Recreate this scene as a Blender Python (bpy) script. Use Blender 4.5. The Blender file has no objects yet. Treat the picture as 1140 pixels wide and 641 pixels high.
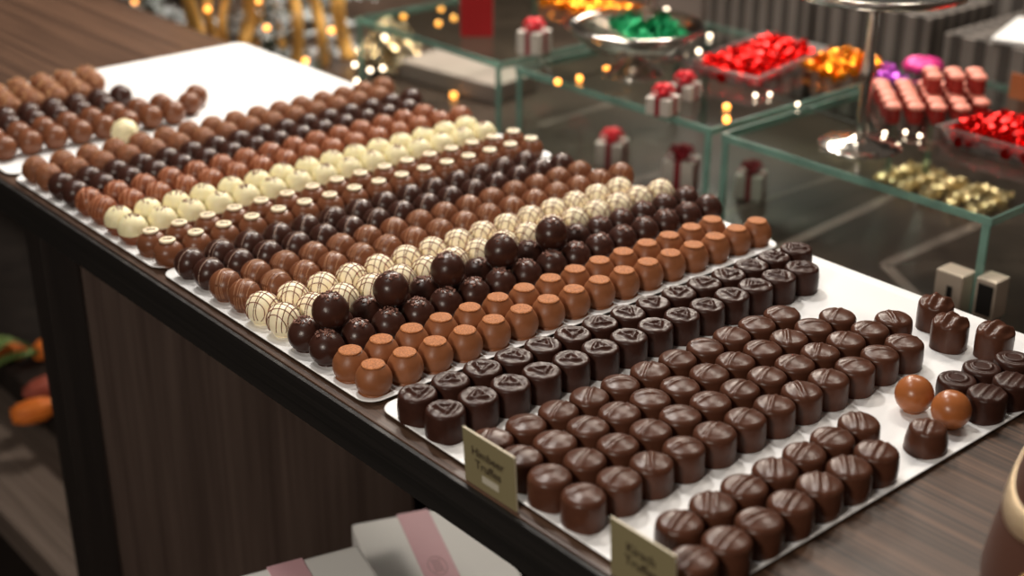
import bpy, bmesh, math, random
from mathutils import Vector, Matrix, noise
random.seed(7)
rnd = random.Random(11)
PI = math.pi
SC = bpy.context.scene
COL = SC.collection

# ---------------------------------------------------------------- camera
CAM_H, YAW, PITCH, FPX = 0.48, 0.862663, 0.426244, 1558.15
cd = bpy.data.cameras.new('camera')
cam = bpy.data.objects.new('camera', cd)
COL.objects.link(cam)
cam.location = (0, 0, CAM_H)
fwd = Vector((math.cos(YAW) * math.cos(PITCH), math.sin(YAW) * math.cos(PITCH), -math.sin(PITCH)))
cam.rotation_euler = fwd.to_track_quat('-Z', 'Y').to_euler()
cd.sensor_width = 36
cd.lens = 36 * FPX / 1140
cd.clip_start, cd.clip_end = 0.02, 60
cd.dof.use_dof = True
cd.dof.focus_distance = 1.03
cd.dof.aperture_fstop = 4.0
SC.camera = cam

# ---------------------------------------------------------------- world, lights, exposure
SC.view_settings.view_transform = 'Standard'
SC.view_settings.look = 'None'
SC.view_settings.exposure = 0.0
SC.view_settings.gamma = 1.0
SC.view_settings.use_curve_mapping = False
w = bpy.data.worlds.new('shop_air')
SC.world = w
w.use_nodes = True
w.node_tree.nodes['Background'].inputs[0].default_value = (1.0, 0.82, 0.68, 1)
w.node_tree.nodes['Background'].inputs[1].default_value = 0.075


def area_light(name, loc, target, size, power, col=(1, .9, .78)):
    d = bpy.data.lights.new(name, 'AREA')
    d.shape = 'DISK'
    d.size = size
    d.energy = power
    d.color = col
    o = bpy.data.objects.new(name, d)
    COL.objects.link(o)
    o.location = loc
    o.rotation_euler = (Vector(target) - Vector(loc)).to_track_quat('-Z', 'Y').to_euler()
    return o


area_light('ceiling_and_fill_light', (1.0, 1.62, 1.62), (0.75, 0.6, 0), 0.16, 18, (1, .94, .87))
area_light('ceiling_and_fill_light', (1.15, 2.25, 1.75), (0.8, 1.3, 0), 0.20, 5.0, (1, .94, .88))
area_light('ceiling_and_fill_light', (0.25, 1.0, 1.75), (0.75, 0.6, 0), 0.26, 5.5, (1, .94, .87))
area_light('ceiling_and_fill_light', (1.9, 0.9, 1.6), (1.3, 1.0, -0.1), 0.30, 12)
area_light('ceiling_and_fill_light', (1.55, 1.9, 1.2), (1.25, 2.1, 0.0), 0.30, 14)
area_light('ceiling_and_fill_light', (2.0, 1.6, 1.8), (1.9, 1.4, 0), 0.40, 12)
area_light('ceiling_and_fill_light', (-0.6, 0.2, 0.7), (0.5, 1.25, -0.45), 0.25, 11)  # unseen fill added to brighten the leg panel, shelf and cartons
area_light('tree_fill', (1.75, 1.75, 0.75), (1.25, 2.2, 0.0), 0.20, 15)  # extra lamp out of view, added to lift the frosted firs
area_light('shop_lamp', (2.45, 2.15, 0.95), (0.9, 0.8, 0), 0.34, 6.5)

# ---------------------------------------------------------------- helpers
FX = Vector((math.sin(YAW), -math.cos(YAW), 0))
FU = FX.cross(fwd)


def at(px, py, z=0.0):
    """point of the plane at height z seen at pixel px, py of the photograph"""
    d = FX * ((px - 570) / FPX) - FU * ((py - 320.5) / FPX) + fwd
    t = (z - CAM_H) / d.z
    return Vector((d.x * t, d.y * t, z))


def at_depth(px, py, dep):
    d = FX * ((px - 570) / FPX) - FU * ((py - 320.5) / FPX) + fwd
    return Vector((d.x * dep, d.y * dep, CAM_H + d.z * dep))


def link(o, parent=None):
    COL.objects.link(o)
    if parent:
        o.parent = parent
    return o


def mesh_from(bm, mat, smooth=True, name='mesh'):
    me = bpy.data.meshes.new(name)
    bmesh.ops.recalc_face_normals(bm, faces=bm.faces)
    bm.to_mesh(me)
    bm.free()
    for m in (mat if isinstance(mat, (list, tuple)) else [mat]):
        me.materials.append(m)
    if smooth:
        for p in me.polygons:
            p.use_smooth = True
    return me


def obj(name, me, parent=None, loc=(0, 0, 0), rotz=0.0):
    o = bpy.data.objects.new(name, me)
    o.location = loc
    o.rotation_euler = (0, 0, rotz)
    return link(o, parent)


def tag(o, label, cat, group=None, kind=None):
    o['label'] = label
    o['category'] = cat
    if group:
        o['group'] = group
    if kind:
        o['kind'] = kind
    return o


def thing(name, label, cat, loc=(0, 0, 0), rotz=0.0, group=None):
    o = bpy.data.objects.new(name, None)
    o.empty_display_size = 0.02
    o.location = loc
    o.rotation_euler = (0, 0, rotz)
    link(o)
    return tag(o, label, cat, group)


def struct(name, me, loc=(0, 0, 0)):
    o = obj(name, me, None, loc)
    o['kind'] = 'structure'
    return o


def add_box(bm, x0, x1, y0, y1, z0, z1, bev=0.0, mi=0, mat=None):
    r = bmesh.ops.create_cube(bm, size=1.0)
    vs = r['verts']
    for v in vs:
        v.co = Vector((x0 + (v.co.x + .5) * (x1 - x0), y0 + (v.co.y + .5) * (y1 - y0), z0 + (v.co.z + .5) * (z1 - z0)))
    fs = list({f for v in vs for f in v.link_faces})
    if bev > 0:
        es = list({e for v in vs for e in v.link_edges})
        r = bmesh.ops.bevel(bm, geom=es, offset=bev, segments=2, affect='EDGES', profile=0.6)
        fs = list({f for f in r['faces']} | {f for f in fs if f.is_valid})
        vs = list({v for f in fs for v in f.verts})
    for f in fs:
        f.material_index = mi
    if mat is not None:
        for v in vs:
            v.co = mat @ v.co
    return vs


def box_mesh(x0, x1, y0, y1, z0, z1, m, bev=0.002, smooth=False):
    bm = bmesh.new()
    add_box(bm, x0, x1, y0, y1, z0, z1, bev)
    return mesh_from(bm, m, smooth)


def add_tube(bm, pts, r, n=6, closed=False, caps=True):
    pts = [Vector(p) for p in pts]
    rings = []
    N = len(pts)
    for i, p in enumerate(pts):
        a = pts[(i - 1) % N] if (closed or i > 0) else p
        b = pts[(i + 1) % N] if (closed or i < N - 1) else p
        t = (b - a)
        if t.length < 1e-9:
            t = Vector((0, 0, 1))
        t.normalize()
        ref = Vector((0, 0, 1)) if abs(t.z) < 0.95 else Vector((1, 0, 0))
        u = t.cross(ref).normalized()
        v = t.cross(u)
        rr = r[i] if isinstance(r, (list, tuple)) else r
        rings.append([bm.verts.new(p + (u * math.cos(2 * PI * k / n) + v * math.sin(2 * PI * k / n)) * rr) for k in range(n)])
    for i in range(N if closed else N - 1):
        A, B = rings[i], rings[(i + 1) % N]
        for k in range(n):
            bm.faces.new((A[k], A[(k + 1) % n], B[(k + 1) % n], B[k]))
    if caps and not closed:
        bm.faces.new(rings[0][::-1])
        bm.faces.new(rings[-1])


def add_lathe(bm, prof, seg=32, disp=None, origin=(0, 0, 0)):
    """prof: (rho, z) from the top centre down; disp(x, y, z, rho) -> (dx, dy, dz)"""
    O = Vector(origin)
    rings = []
    for (r, z) in prof:
        if r < 1e-7:
            c = Vector((0, 0, z))
            if disp:
                c += Vector(disp(0, 0, z, 0))
            rings.append([bm.verts.new(c + O)])
        else:
            ring = []
            for k in range(seg):
                a = 2 * PI * k / seg
                c = Vector((r * math.cos(a), r * math.sin(a), z))
                if disp:
                    c += Vector(disp(c.x, c.y, z, r))
                ring.append(bm.verts.new(c + O))
            rings.append(ring)
    for A, B in zip(rings, rings[1:]):
        if len(A) == 1 and len(B) > 1:
            for k in range(seg):
                bm.faces.new((A[0], B[k], B[(k + 1) % seg]))
        elif len(B) == 1 and len(A) > 1:
            for k in range(seg):
                bm.faces.new((A[k], B[0], A[(k + 1) % seg]))
        elif len(A) > 1:
            for k in range(seg):
                bm.faces.new((A[k], B[k], B[(k + 1) % seg], A[(k + 1) % seg]))


def lathe_mesh(prof, m, seg=32, disp=None):
    bm = bmesh.new()
    add_lathe(bm, prof, seg, disp)
    return mesh_from(bm, m)


# ---------------------------------------------------------------- materials
def mat(name, col, rough=0.5, metal=0.0, spec=0.5, bump=0.0, bscale=300, var=0.0, vscale=60, trans=0.0,
        emit=None, estr=0.0, coat=0.0, sss=0.0, ior=1.45, stretch=(1, 1, 1), spots=None):
    m = bpy.data.materials.new(name)
    m.use_nodes = True
    nt = m.node_tree
    b = nt.nodes['Principled BSDF']
    I = b.inputs
    I['Base Color'].default_value = (*col, 1)
    I['Roughness'].default_value = rough
    I['Metallic'].default_value = metal
    I['Specular IOR Level'].default_value = spec
    I['IOR'].default_value = ior
    I['Coat Weight'].default_value = coat
    I['Coat Roughness'].default_value = 0.25
    I['Transmission Weight'].default_value = trans
    if sss:
        I['Subsurface Weight'].default_value = sss
        I['Subsurface Radius'].default_value = (0.004, 0.002, 0.001)
        I['Subsurface Scale'].default_value = 1.0
    if emit:
        I['Emission Color'].default_value = (*emit, 1)
        I['Emission Strength'].default_value = estr
    tc = nt.nodes.new('ShaderNodeTexCoord')
    oi = nt.nodes.new('ShaderNodeObjectInfo')
    mp = nt.nodes.new('ShaderNodeMapping')
    mp.inputs['Scale'].default_value = stretch
    nt.links.new(tc.outputs['Object'], mp.inputs['Vector'])
    off = nt.nodes.new('ShaderNodeVectorMath')
    off.operation = 'ADD'
    nt.links.new(mp.outputs[0], off.inputs[0])
    nt.links.new(oi.outputs['Random'], off.inputs[1])
    if var > 0:
        n = nt.nodes.new('ShaderNodeTexNoise')
        n.inputs['Scale'].default_value = vscale
        n.inputs['Detail'].default_value = 4
        nt.links.new(off.outputs[0], n.inputs['Vector'])
        r = nt.nodes.new('ShaderNodeValToRGB')
        r.color_ramp.elements[0].position = 0.3
        r.color_ramp.elements[1].position = 0.7
        r.color_ramp.elements[0].color = (*[c * (1 - var) for c in col], 1)
        r.color_ramp.elements[1].color = (*[min(1, c * (1 + var)) for c in col], 1)
        nt.links.new(n.outputs['Fac'], r.inputs[0])
        out = r.outputs[0]
        if spots:
            n2 = nt.nodes.new('ShaderNodeTexNoise')
            n2.inputs['Scale'].default_value = spots[1]
            nt.links.new(off.outputs[0], n2.inputs['Vector'])
            r2 = nt.nodes.new('ShaderNodeValToRGB')
            r2.color_ramp.elements[0].position = spots[2]
            r2.color_ramp.elements[1].position = spots[2] + .05
            nt.links.new(n2.outputs['Fac'], r2.inputs[0])
            mx = nt.nodes.new('ShaderNodeMixRGB')
            nt.links.new(r2.outputs[0], mx.inputs[0])
            nt.links.new(out, mx.inputs[1])
            mx.inputs[2].default_value = (*spots[0], 1)
            out = mx.outputs[0]
        nt.links.new(out, I['Base Color'])
    if bump > 0:
        n = nt.nodes.new('ShaderNodeTexNoise')
        n.inputs['Scale'].default_value = bscale
        n.inputs['Detail'].default_value = 3
        nt.links.new(off.outputs[0], n.inputs['Vector'])
        bp = nt.nodes.new('ShaderNodeBump')
        bp.inputs['Strength'].default_value = bump
        bp.inputs['Distance'].default_value = 0.001
        nt.links.new(n.outputs['Fac'], bp.inputs['Height'])
        nt.links.new(bp.outputs[0], I['Normal'])
    return m


def wood(name, dark, light, axis='Y', rough=0.45, fine=260.0, bump=0.25):
    m = bpy.data.materials.new(name)
    m.use_nodes = True
    nt = m.node_tree
    b = nt.nodes['Principled BSDF']
    b.inputs['Roughness'].default_value = rough
    b.inputs['Specular IOR Level'].default_value = 0.4
    tc = nt.nodes.new('ShaderNodeTexCoord')
    outs = []
    for k, (f, s) in enumerate(((fine, 3.0), (fine * .18, 0.8))):
        mp = nt.nodes.new('ShaderNodeMapping')
        sc = {'X': (s, f, f), 'Y': (f, s, f), 'Z': (f, f, s)}[axis]
        mp.inputs['Scale'].default_value = sc
        nt.links.new(tc.outputs['Object'], mp.inputs[0])
        n = nt.nodes.new('ShaderNodeTexNoise')
        n.inputs['Scale'].default_value = 1.0
        n.inputs['Detail'].default_value = 4
        n.inputs['Roughness'].default_value = 0.6
        nt.links.new(mp.outputs[0], n.inputs[0])
        outs.append(n.outputs['Fac'])
    ad = nt.nodes.new('ShaderNodeMath')
    ad.operation = 'ADD'
    nt.links.new(outs[0], ad.inputs[0])
    nt.links.new(outs[1], ad.inputs[1])
    hf = nt.nodes.new('ShaderNodeMath')
    hf.operation = 'MULTIPLY'
    hf.inputs[1].default_value = 0.5
    nt.links.new(ad.outputs[0], hf.inputs[0])
    r = nt.nodes.new('ShaderNodeValToRGB')
    r.color_ramp.elements[0].position = 0.40
    r.color_ramp.elements[1].position = 0.62
    r.color_ramp.elements[0].color = (*dark, 1)
    r.color_ramp.elements[1].color = (*light, 1)
    nt.links.new(hf.outputs[0], r.inputs[0])
    nt.links.new(r.outputs[0], b.inputs['Base Color'])
    bp = nt.nodes.new('ShaderNodeBump')
    bp.inputs['Strength'].default_value = bump
    bp.inputs['Distance'].default_value = 0.0006
    nt.links.new(hf.outputs[0], bp.inputs['Height'])
    nt.links.new(bp.outputs[0], b.inputs['Normal'])
    return m


M = {}
M['milk'] = mat('milk_chocolate', (0.160, 0.057, 0.026), 0.32, spec=.40, bump=.12, bscale=500, var=.10, vscale=90)
M['milk_cup'] = mat('matte_milk_chocolate', (0.235, 0.083, 0.032), 0.42, spec=.4, bump=.10, bscale=700, var=.08, vscale=120)
M['cup_top'] = mat('cocoa_speckled_top', (0.40, 0.150, 0.055), 0.5, spec=.15, bump=.6, bscale=1400, var=.45, vscale=900)
M['red_milk'] = mat('reddish_milk_chocolate', (0.19, 0.055, 0.022), 0.34, spec=.40, bump=.12, bscale=500, var=.10, vscale=90)
M['milk_line'] = mat('pale_milk_line', (0.40, 0.20, 0.11), 0.4)
M['red_line'] = mat('light_milk_drizzle', (0.42, 0.17, 0.085), 0.4)
M['dark'] = mat('dark_chocolate', (0.042, 0.015, 0.010), 0.30, spec=.4, bump=.12, bscale=500, var=.12, vscale=90)
M['dark_line'] = mat('cocoa_line', (0.50, 0.36, 0.29), 0.4)
M['dark_t'] = mat('dark_praline_chocolate', (0.036, 0.0135, 0.0090), 0.34, spec=.20, bump=.18, bscale=600, var=.15, vscale=120)
M['dark_h'] = mat('brown_praline_chocolate', (0.074, 0.027, 0.0150), 0.32, spec=.30, bump=.12, bscale=420, var=.15, vscale=100)
M['crumb'] = mat('cocoa_crumbs', (0.20, 0.09, 0.065), 0.6)
M['white'] = mat('white_chocolate', (0.92, 0.81, 0.57), 0.38, bump=.08, bscale=400, sss=.15)
M['ivory'] = mat('ivory_chocolate', (0.76, 0.69, 0.43), 0.42, bump=.25, bscale=350, sss=.15)
M['stripe_red'] = mat('brown_drizzle', (0.16, 0.035, 0.016), 0.4)
M['disc'] = mat('white_chocolate_disc', (0.76, 0.65, 0.46), 0.42, sss=.1)
M['print'] = mat('dark_print', (0.05, 0.03, 0.02), 0.6)
M['nut'] = mat('nut_crumbs', (0.42, 0.22, 0.10), 0.6, var=.3, vscale=300)
M['nutty'] = mat('nut_coated_milk_chocolate', (0.20, 0.075, 0.034), 0.5, spec=.3, bump=.7, bscale=420, var=.25, vscale=260)
M['tan'] = mat('hazelnut_pieces', (0.50, 0.27, 0.12), 0.5, bump=.9, bscale=350, var=.3, vscale=220)
M['caramel'] = mat('caramel_milk_chocolate', (0.33, 0.105, 0.030), 0.30, bump=.06, bscale=300)
M['tray'] = mat('white_coated_tray', (0.82, 0.825, 0.83), 0.36, bump=.06, bscale=60, var=.02, vscale=12)
M['counter'] = wood('brown_oak_veneer', (0.018, 0.009, 0.0055), (0.130, 0.070, 0.043), 'Y', 0.42, 520)
M['shaded_band_wood'] = wood('shaded_edge_band', (0.004, 0.0035, 0.003), (0.012, 0.010, 0.009), 'Y', 0.55, 300)  # near-black colour carries the shade of the face turned from the lamps
M['leg_wood'] = wood('vertical_grain_veneer', (0.075, 0.050, 0.041), (0.135, 0.095, 0.078), 'Z', 0.5, 160)
M['post_wood'] = wood('dark_leg_edge', (0.012, 0.009, 0.008), (0.024, 0.018, 0.015), 'Z', 0.5, 160)
M['shelf_wood'] = wood('lower_shelf_veneer', (0.10, 0.075, 0.06), (0.20, 0.155, 0.13), 'Y', 0.5, 160)
M['table'] = mat('dark_glossy_tabletop', (0.036, 0.024, 0.018), 0.30, var=.5, vscale=7)
M['glass_edge'] = mat('green_glass_edge', (0.30, 0.52, 0.44), 0.2, trans=.45, var=.3, vscale=20, coat=.5)
M['silver'] = mat('polished_silver', (0.82, 0.79, 0.74), 0.16, 1.0, bump=.1, bscale=60)
M['khaki'] = mat('khaki_card', (0.20, 0.17, 0.09), 0.6)
M['khaki_edge'] = mat('pale_card_edge', (0.62, 0.55, 0.40), 0.5)
M['ink'] = mat('brown_ink', (0.03, 0.017, 0.01), 0.6)
M['sticker'] = mat('white_price_sticker', (0.45, 0.42, 0.34), 0.6)
M['paper'] = mat('white_box_card', (0.90, 0.90, 0.88), 0.5)
M['pink'] = mat('pink_band', (0.76, 0.46, 0.51), 0.5)
M['pink_ink'] = mat('grey_rose_print', (0.50, 0.32, 0.34), 0.6)
M['gold'] = mat('gold_glitter', (0.75, 0.50, 0.22), 0.32, 1.0, bump=1.0, bscale=500)
M['cream_gold'] = mat('pale_gold_glitter', (0.80, 0.62, 0.40), 0.4, .6, bump=1.0, bscale=500)
M['bag_brown'] = mat('brown_satin_card', (0.085, 0.036, 0.024), 0.5)
M['red_foil'] = mat('red_foil', (0.85, 0.012, 0.010), 0.16, .85, bump=1.0, bscale=180)
M['orange_foil'] = mat('orange_foil', (0.95, 0.30, 0.012), 0.18, .8, bump=1.0, bscale=180)
M['green_foil'] = mat('green_foil', (0.012, 0.30, 0.11), 0.3, .6, bump=.8, bscale=250)
M['purple_foil'] = mat('purple_foil', (0.55, 0.10, 0.62), 0.25, .7, bump=.8, bscale=250)
M['magenta'] = mat('magenta_foil', (0.75, 0.04, 0.26), 0.4, .3)
M['coral'] = mat('coral_pink_icing', (0.95, 0.36, 0.27), 0.5)
M['deep_red'] = mat('deep_red_jelly', (0.28, 0.022, 0.016), 0.35)
M['reflection_foil'] = mat('pale_gold_reflection_foil', (0.85, 0.66, 0.36), 0.25, .7, bump=.8, bscale=250)
M['clear'] = mat('clear_plastic', (0.9, 0.9, 0.9), 0.12, trans=.9)
M['white_satin'] = mat('white_gift_paper', (0.62, 0.56, 0.50), 0.4)
M['ribbon'] = mat('red_satin_ribbon', (0.75, 0.015, 0.03), 0.35)
M['dark_ribbon'] = mat('crimson_ribbon', (0.28, 0.010, 0.02), 0.4)
M['bag_red'] = mat('red_paper_bag', (0.42, 0.004, 0.006), 0.55)
M['gift_grey'] = mat('grey_gift_box_card', (0.20, 0.175, 0.155), 0.5)
M['gift_dark'] = mat('charcoal_gift_box_card', (0.07, 0.060, 0.053), 0.5)
M['taupe'] = mat('taupe_box_card', (0.24, 0.195, 0.17), 0.55)
M['orange_card'] = mat('orange_card', (0.42, 0.13, 0.045), 0.5)
M['needle'] = mat('frosted_fir', (0.74, 0.78, 0.80), 0.6)
M['needle_dark'] = mat('dark_fir', (0.07, 0.085, 0.06), 0.6)
M['gold_ribbon'] = mat('gold_ribbon', (0.80, 0.45, 0.12), 0.38, .35, bump=.6, bscale=90)
M['tinsel'] = mat('gold_tinsel', (0.42, 0.32, 0.19), 0.22, .95)
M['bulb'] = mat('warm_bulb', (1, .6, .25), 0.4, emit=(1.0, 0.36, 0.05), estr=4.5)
M['bulb_and_glint_white'] = mat('cool_bulb_and_glint', (1, .9, .75), 0.4, emit=(1.0, 0.80, 0.58), estr=6.0)
M['cord'] = mat('dark_green_cord', (0.02, 0.03, 0.02), 0.6)
M['floor'] = mat('dark_shop_floor', (0.045, 0.035, 0.03), 0.4, var=.3, vscale=5)
M['wall'] = mat('dark_brown_shop_wall', (0.06, 0.048, 0.042), 0.7, var=.2, vscale=3)
M['steel'] = mat('brushed_clasp_metal', (0.62, 0.52, 0.42), 0.42, .5)
M['black'] = mat('black_rubber', (0.008, 0.007, 0.006), 0.5)
M['leaf'] = mat('green_stem', (0.16, 0.24, 0.07), 0.5)
M['petal'] = mat('orange_petal', (0.85, 0.22, 0.03), 0.5)
M['petal_red'] = mat('red_petal', (0.36, 0.08, 0.05), 0.5)


def glass_mat():
    m = bpy.data.materials.new('clear_shelf_glass')
    m.use_nodes = True
    nt = m.node_tree
    for n in list(nt.nodes):
        if n.type != 'OUTPUT_MATERIAL':
            nt.nodes.remove(n)
    o = [n for n in nt.nodes if n.type == 'OUTPUT_MATERIAL'][0]
    t = nt.nodes.new('ShaderNodeBsdfTransparent')
    t.inputs[0].default_value = (0.95, 0.98, 0.965, 1)
    g = nt.nodes.new('ShaderNodeBsdfGlossy')
    g.inputs['Roughness'].default_value = 0.03
    f = nt.nodes.new('ShaderNodeFresnel')
    f.inputs[0].default_value = 1.45
    mx = nt.nodes.new('ShaderNodeMixShader')
    ge = nt.nodes.new('ShaderNodeNewGeometry')
    inv = nt.nodes.new('ShaderNodeMath')
    inv.operation = 'SUBTRACT'
    inv.inputs[0].default_value = 1.0
    nt.links.new(ge.outputs['Backfacing'], inv.inputs[1])
    mu = nt.nodes.new('ShaderNodeMath')
    mu.operation = 'MULTIPLY'
    nt.links.new(inv.outputs[0], mu.inputs[0])
    nt.links.new(f.outputs[0], mu.inputs[1])
    nt.links.new(mu.outputs[0], mx.inputs[0])
    nt.links.new(t.outputs[0], mx.inputs[1])
    nt.links.new(g.outputs[0], mx.inputs[2])
    nt.links.new(mx.outputs[0], o.inputs[0])
    return m


M['glass'] = glass_mat()

# ---------------------------------------------------------------- the room
T_Z = -0.15          # top of the low display table behind the counter
F_Z = -0.95
struct('floor', box_mesh(-2.5, 4.5, -2.5, 5.5, F_Z - .05, F_Z, M['floor'], 0))
struct('wall_back', box_mesh(4.4, 4.5, -2.5, 5.5, F_Z, 1.9, M['wall'], 0))
struct('wall_left', box_mesh(-2.5, 4.4, 5.4, 5.5, F_Z, 1.9, M['wall'], 0))

# ---------------------------------------------------------------- display counter
CX0, CX1 = 0.468, 0.920
ctr = thing('display_counter', 'long dark brown oak sales counter carrying the four white chocolate trays', 'counter', (0, 0, F_Z))
Z0 = -F_Z
obj('countertop', box_mesh(CX0 + .004, CX1, -0.6, 3.6, Z0 - .036, Z0, M['counter'], .0012), ctr)
o = obj('front_edge_band', box_mesh(CX0, CX0 + .0038, -0.6, 3.6, Z0 - .036, Z0 - .0012, M['shaded_band_wood'], .0006), ctr)
o['label'] = 'front edge band, coloured nearly black as if in shade'
obj('leg_panel', box_mesh(CX0 + .038, CX1 - .01, 1.262, 1.292, 0, Z0 - .036, M['leg_wood'], .001), ctr)
o = obj('leg_post', box_mesh(CX0 + .003, CX0 + .038, 1.258, 1.296, 0, Z0 - .036, M['post_wood'], .001), ctr)
o['label'] = 'nearly black front edge of the leg'
obj('lower_shelf', box_mesh(CX0 + .003, CX1 - .02, 1.296, 3.2, Z0 - .53, Z0 - .49, M['shelf_wood'], .001), ctr)
obj('lower_shelf', box_mesh(CX0 - .03, CX1 - .02, -0.4, 1.257, Z0 - .66, Z0 - .63, M['leg_wood'], .001), ctr)
obj('shelf_riser', box_mesh(0.60, 0.90, 1.296, 3.2, Z0 - .4895, Z0 - .445, M['post_wood'], .001), ctr)
obj('leg_panel', box_mesh(CX0 + .038, CX1 - .01, -0.45, -0.42, 0, Z0 - .036, M['leg_wood'], .001), ctr)
obj('leg_panel', box_mesh(CX0 + .038, CX1 - .01, 3.25, 3.28, 0, Z0 - .036, M['leg_wood'], .001), ctr)


# ---------------------------------------------------------------- trays
def tray(corners, label, rim=0.0035, rad=0.014):
    """corners: front-near, back-near, back-far, front-far (x, y)"""
    C = [Vector((x, y)) for x, y in corners]

    def outline(inset):
        pts = []
        n = len(C)
        for i in range(n):
            p, a, b = C[i], C[i - 1], C[(i + 1) % n]
            da, db = (a - p).normalized(), (b - p).normalized()
            q = p + (da + db) * inset
            rr = max(rad - inset, .003)
            c = q + (da + db) * rr
            s0, s1 = -db, -da
            for k in range(9):
                t = k / 8 * PI / 2
                pts.append(c + (s0 * math.cos(t) + s1 * math.sin(t)) * rr)
        return pts
    bm = bmesh.new()
    rings = []
    for ins, z in ((.012, .0002), (.0085, .0002), (.0005, rim - .0009), (0, rim - .0004), (.0006, rim), (.002, rim - .0001), (.0085, .0021), (.011, .0018)):
        rings.append([bm.verts.new((p.x, p.y, z)) for p in outline(ins)])
    for A, B in zip(rings, rings[1:]):
        for k in range(len(A)):
            bm.faces.new((A[k], A[(k + 1) % len(A)], B[(k + 1) % len(A)], B[k]))
    bm.faces.new(rings[0][::-1])
    bm.faces.new(rings[-1])
    me = mesh_from(bm, M['tray'], False)
    for p in me.polygons:
        p.use_smooth = len(p.vertices) == 4
    return tag(obj('serving_tray', me), label, 'tray', 'white trays laid side by side on the counter')


XF = 0.478
tray([(XF, .411), (.926, .411), (.926, .708), (XF + .004, .708)], 'nearest white tray, holding the square dark pralines and two khaki name cards')
tray([(XF, .7125), (.926, .7125), (.936, 1.0165), (XF, 1.0165)], 'white tray under the flat-capped cups and the cross-hatched white truffles')
tray([(XF, 1.0215), (.936, 1.0215), (.936, 1.326), (XF, 1.326)], 'white tray under the ivory truffles and the cups with round white discs')
tray([(XF, 1.331), (.926, 1.331), (.926, 1.640), (XF, 1.640)], 'farthest white tray, half of it left empty')
TZ = 0.0019

# ---------------------------------------------------------------- chocolate shapes
R = 0.0134
CZ = 0.0122


def ball_prof(r=R, cz=CZ, n=18, foot=True, top=PI / 2):
    a1 = -math.asin(min(.97, cz / r * .965))
    p = []
    for k in range(n + 1):
        a = top + (a1 - top) * k / n
        p.append((max(0, r * math.cos(a)) if k or top < PI / 2 else 0.0, cz + r * math.sin(a)))
    if foot:
        rr = p[-1][0]
        p += [(rr + .0012, .0007), (rr + .0014, .0003), (rr + .0008, 0)]
    p.append((0, 0))
    return p


def wob(seed, amp, sc=120):
    def f(x, y, z, r):
        v = noise.noise_vector(Vector((x * sc + seed * 7.3, y * sc, z * sc)))
        k = min(1, z / .004)
        return (v.x * amp * k, v.y * amp * k, v.z * amp * k)
    return f


def small_circle(bm, n, d, r=R, cz=CZ, zmin=0.004, tr=0.00042, lift=0.0001, wav=0.0, ph=0.0, seg=44):
    n = Vector(n).normalized()
    ref = Vector((0, 0, 1)) if abs(n.z) < .9 else Vector((1, 0, 0))
    u = (ref - n * ref.dot(n)).normalized()
    v = n.cross(u)
    R2 = r + lift
    run = []
    for k in range(seg + 1):
        a = -PI + 2 * PI * k / seg
        dd = d + wav * math.sin(2.3 * a + ph)
        rr = math.sqrt(max(1e-9, R2 * R2 - dd * dd))
        p = n * dd + (u * math.cos(a) + v * math.sin(a)) * rr
        p.z += cz
        if p.z > zmin:
            run.append(p)
        elif len(run) > 2:
            add_tube(bm, run, tr, 5)
            run = []
        else:
            run = []
    if len(run) > 2:
        add_tube(bm, run, tr, 5)


def crumbs(bm, n, spread, size, r=R, cz=CZ, rg=rnd):
    for i in range(n):
        a, b = rg.uniform(0, 2 * PI), spread * math.sqrt(rg.random())
        d = Vector((math.sin(b) * math.cos(a), math.sin(b) * math.sin(a), math.cos(b)))
        s = size * rg.uniform(.6, 1.3)
        mtx = Matrix.Translation(d * (r + s * .15) + Vector((0, 0, cz))) @ Matrix.Rotation(rg.uniform(0, 6), 4, d) @ \
            Matrix.Rotation(rg.uniform(-.6, .6), 4, 'X') @ Matrix.Diagonal((s, s * rg.uniform(.5, 1), s * rg.uniform(.35, .7), 1))
        bmesh.ops.create_icosphere(bm, subdivisions=1, radius=.6, matrix=mtx)


# square-ish pralines: flat-topped cylinders with a modelled top
def praline(r, h, topf, seed=0, dome=.0022, bulge=.0006, edge=.0034, seg=48, foot=.0006, square=0.0, m='dark_t', taper=0.0):
    prof = []
    NR = 12
    r_top = r - edge
    for k in range(NR + 1):
        q = k / NR
        prof.append((r_top * q, h - dome * q * q * .55))
    z_e = h - dome * .55
    for k in range(1, 7):
        a = PI / 2 * k / 6
        prof.append((r_top + edge * math.sin(a) - taper * 0, z_e - edge * .85 * (1 - math.cos(a))))
    zb = prof[-1][1]
    for k in range(1, 8):
        q = k / 7
        prof.append((r + bulge * math.sin(PI * q) + taper * q, zb + (.0012 - zb) * q))
    prof += [(r + foot + taper, .0007), (r + foot + taper, .0002), (r + taper - .0005, 0), (0, 0)]
    rg = random.Random(seed)
    sx, sy = 1 + rg.uniform(-.03, .03), 1 + rg.uniform(-.03, .03)

    def disp(x, y, z, rr):
        dx = x * (sx - 1)
        dy = y * (sy - 1)
        if square:
            a = math.atan2(y, x)
            k = 1 + square * (abs(math.cos(2 * a)) ** 1.5 * -1 + .5)
            dx += x * (k - 1)
            dy += y * (k - 1)
        dz = 0
        if z > h * .7:
            wgt = max(0, min(1, (1.08 - rr / r) / .22))
            dz = topf(x / r, y / r) * wgt
        v = noise.noise_vector(Vector((x * 90 + seed * 5, y * 90, z * 90)))
        return (dx + v.x * .0003, dy + v.y * .0003, dz)
    return lathe_mesh(prof, M[m], seg, disp)


def gauss(t, s):
    return math.exp(-t * t / (s * s))


def seg_dist(px, py, ax, ay, bx, by):
    vx, vy = bx - ax, by - ay
    t = max(0, min(1, ((px - ax) * vx + (py - ay) * vy) / (vx * vx + vy * vy)))
    return math.hypot(px - ax - t * vx, py - ay - t * vy)


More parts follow.
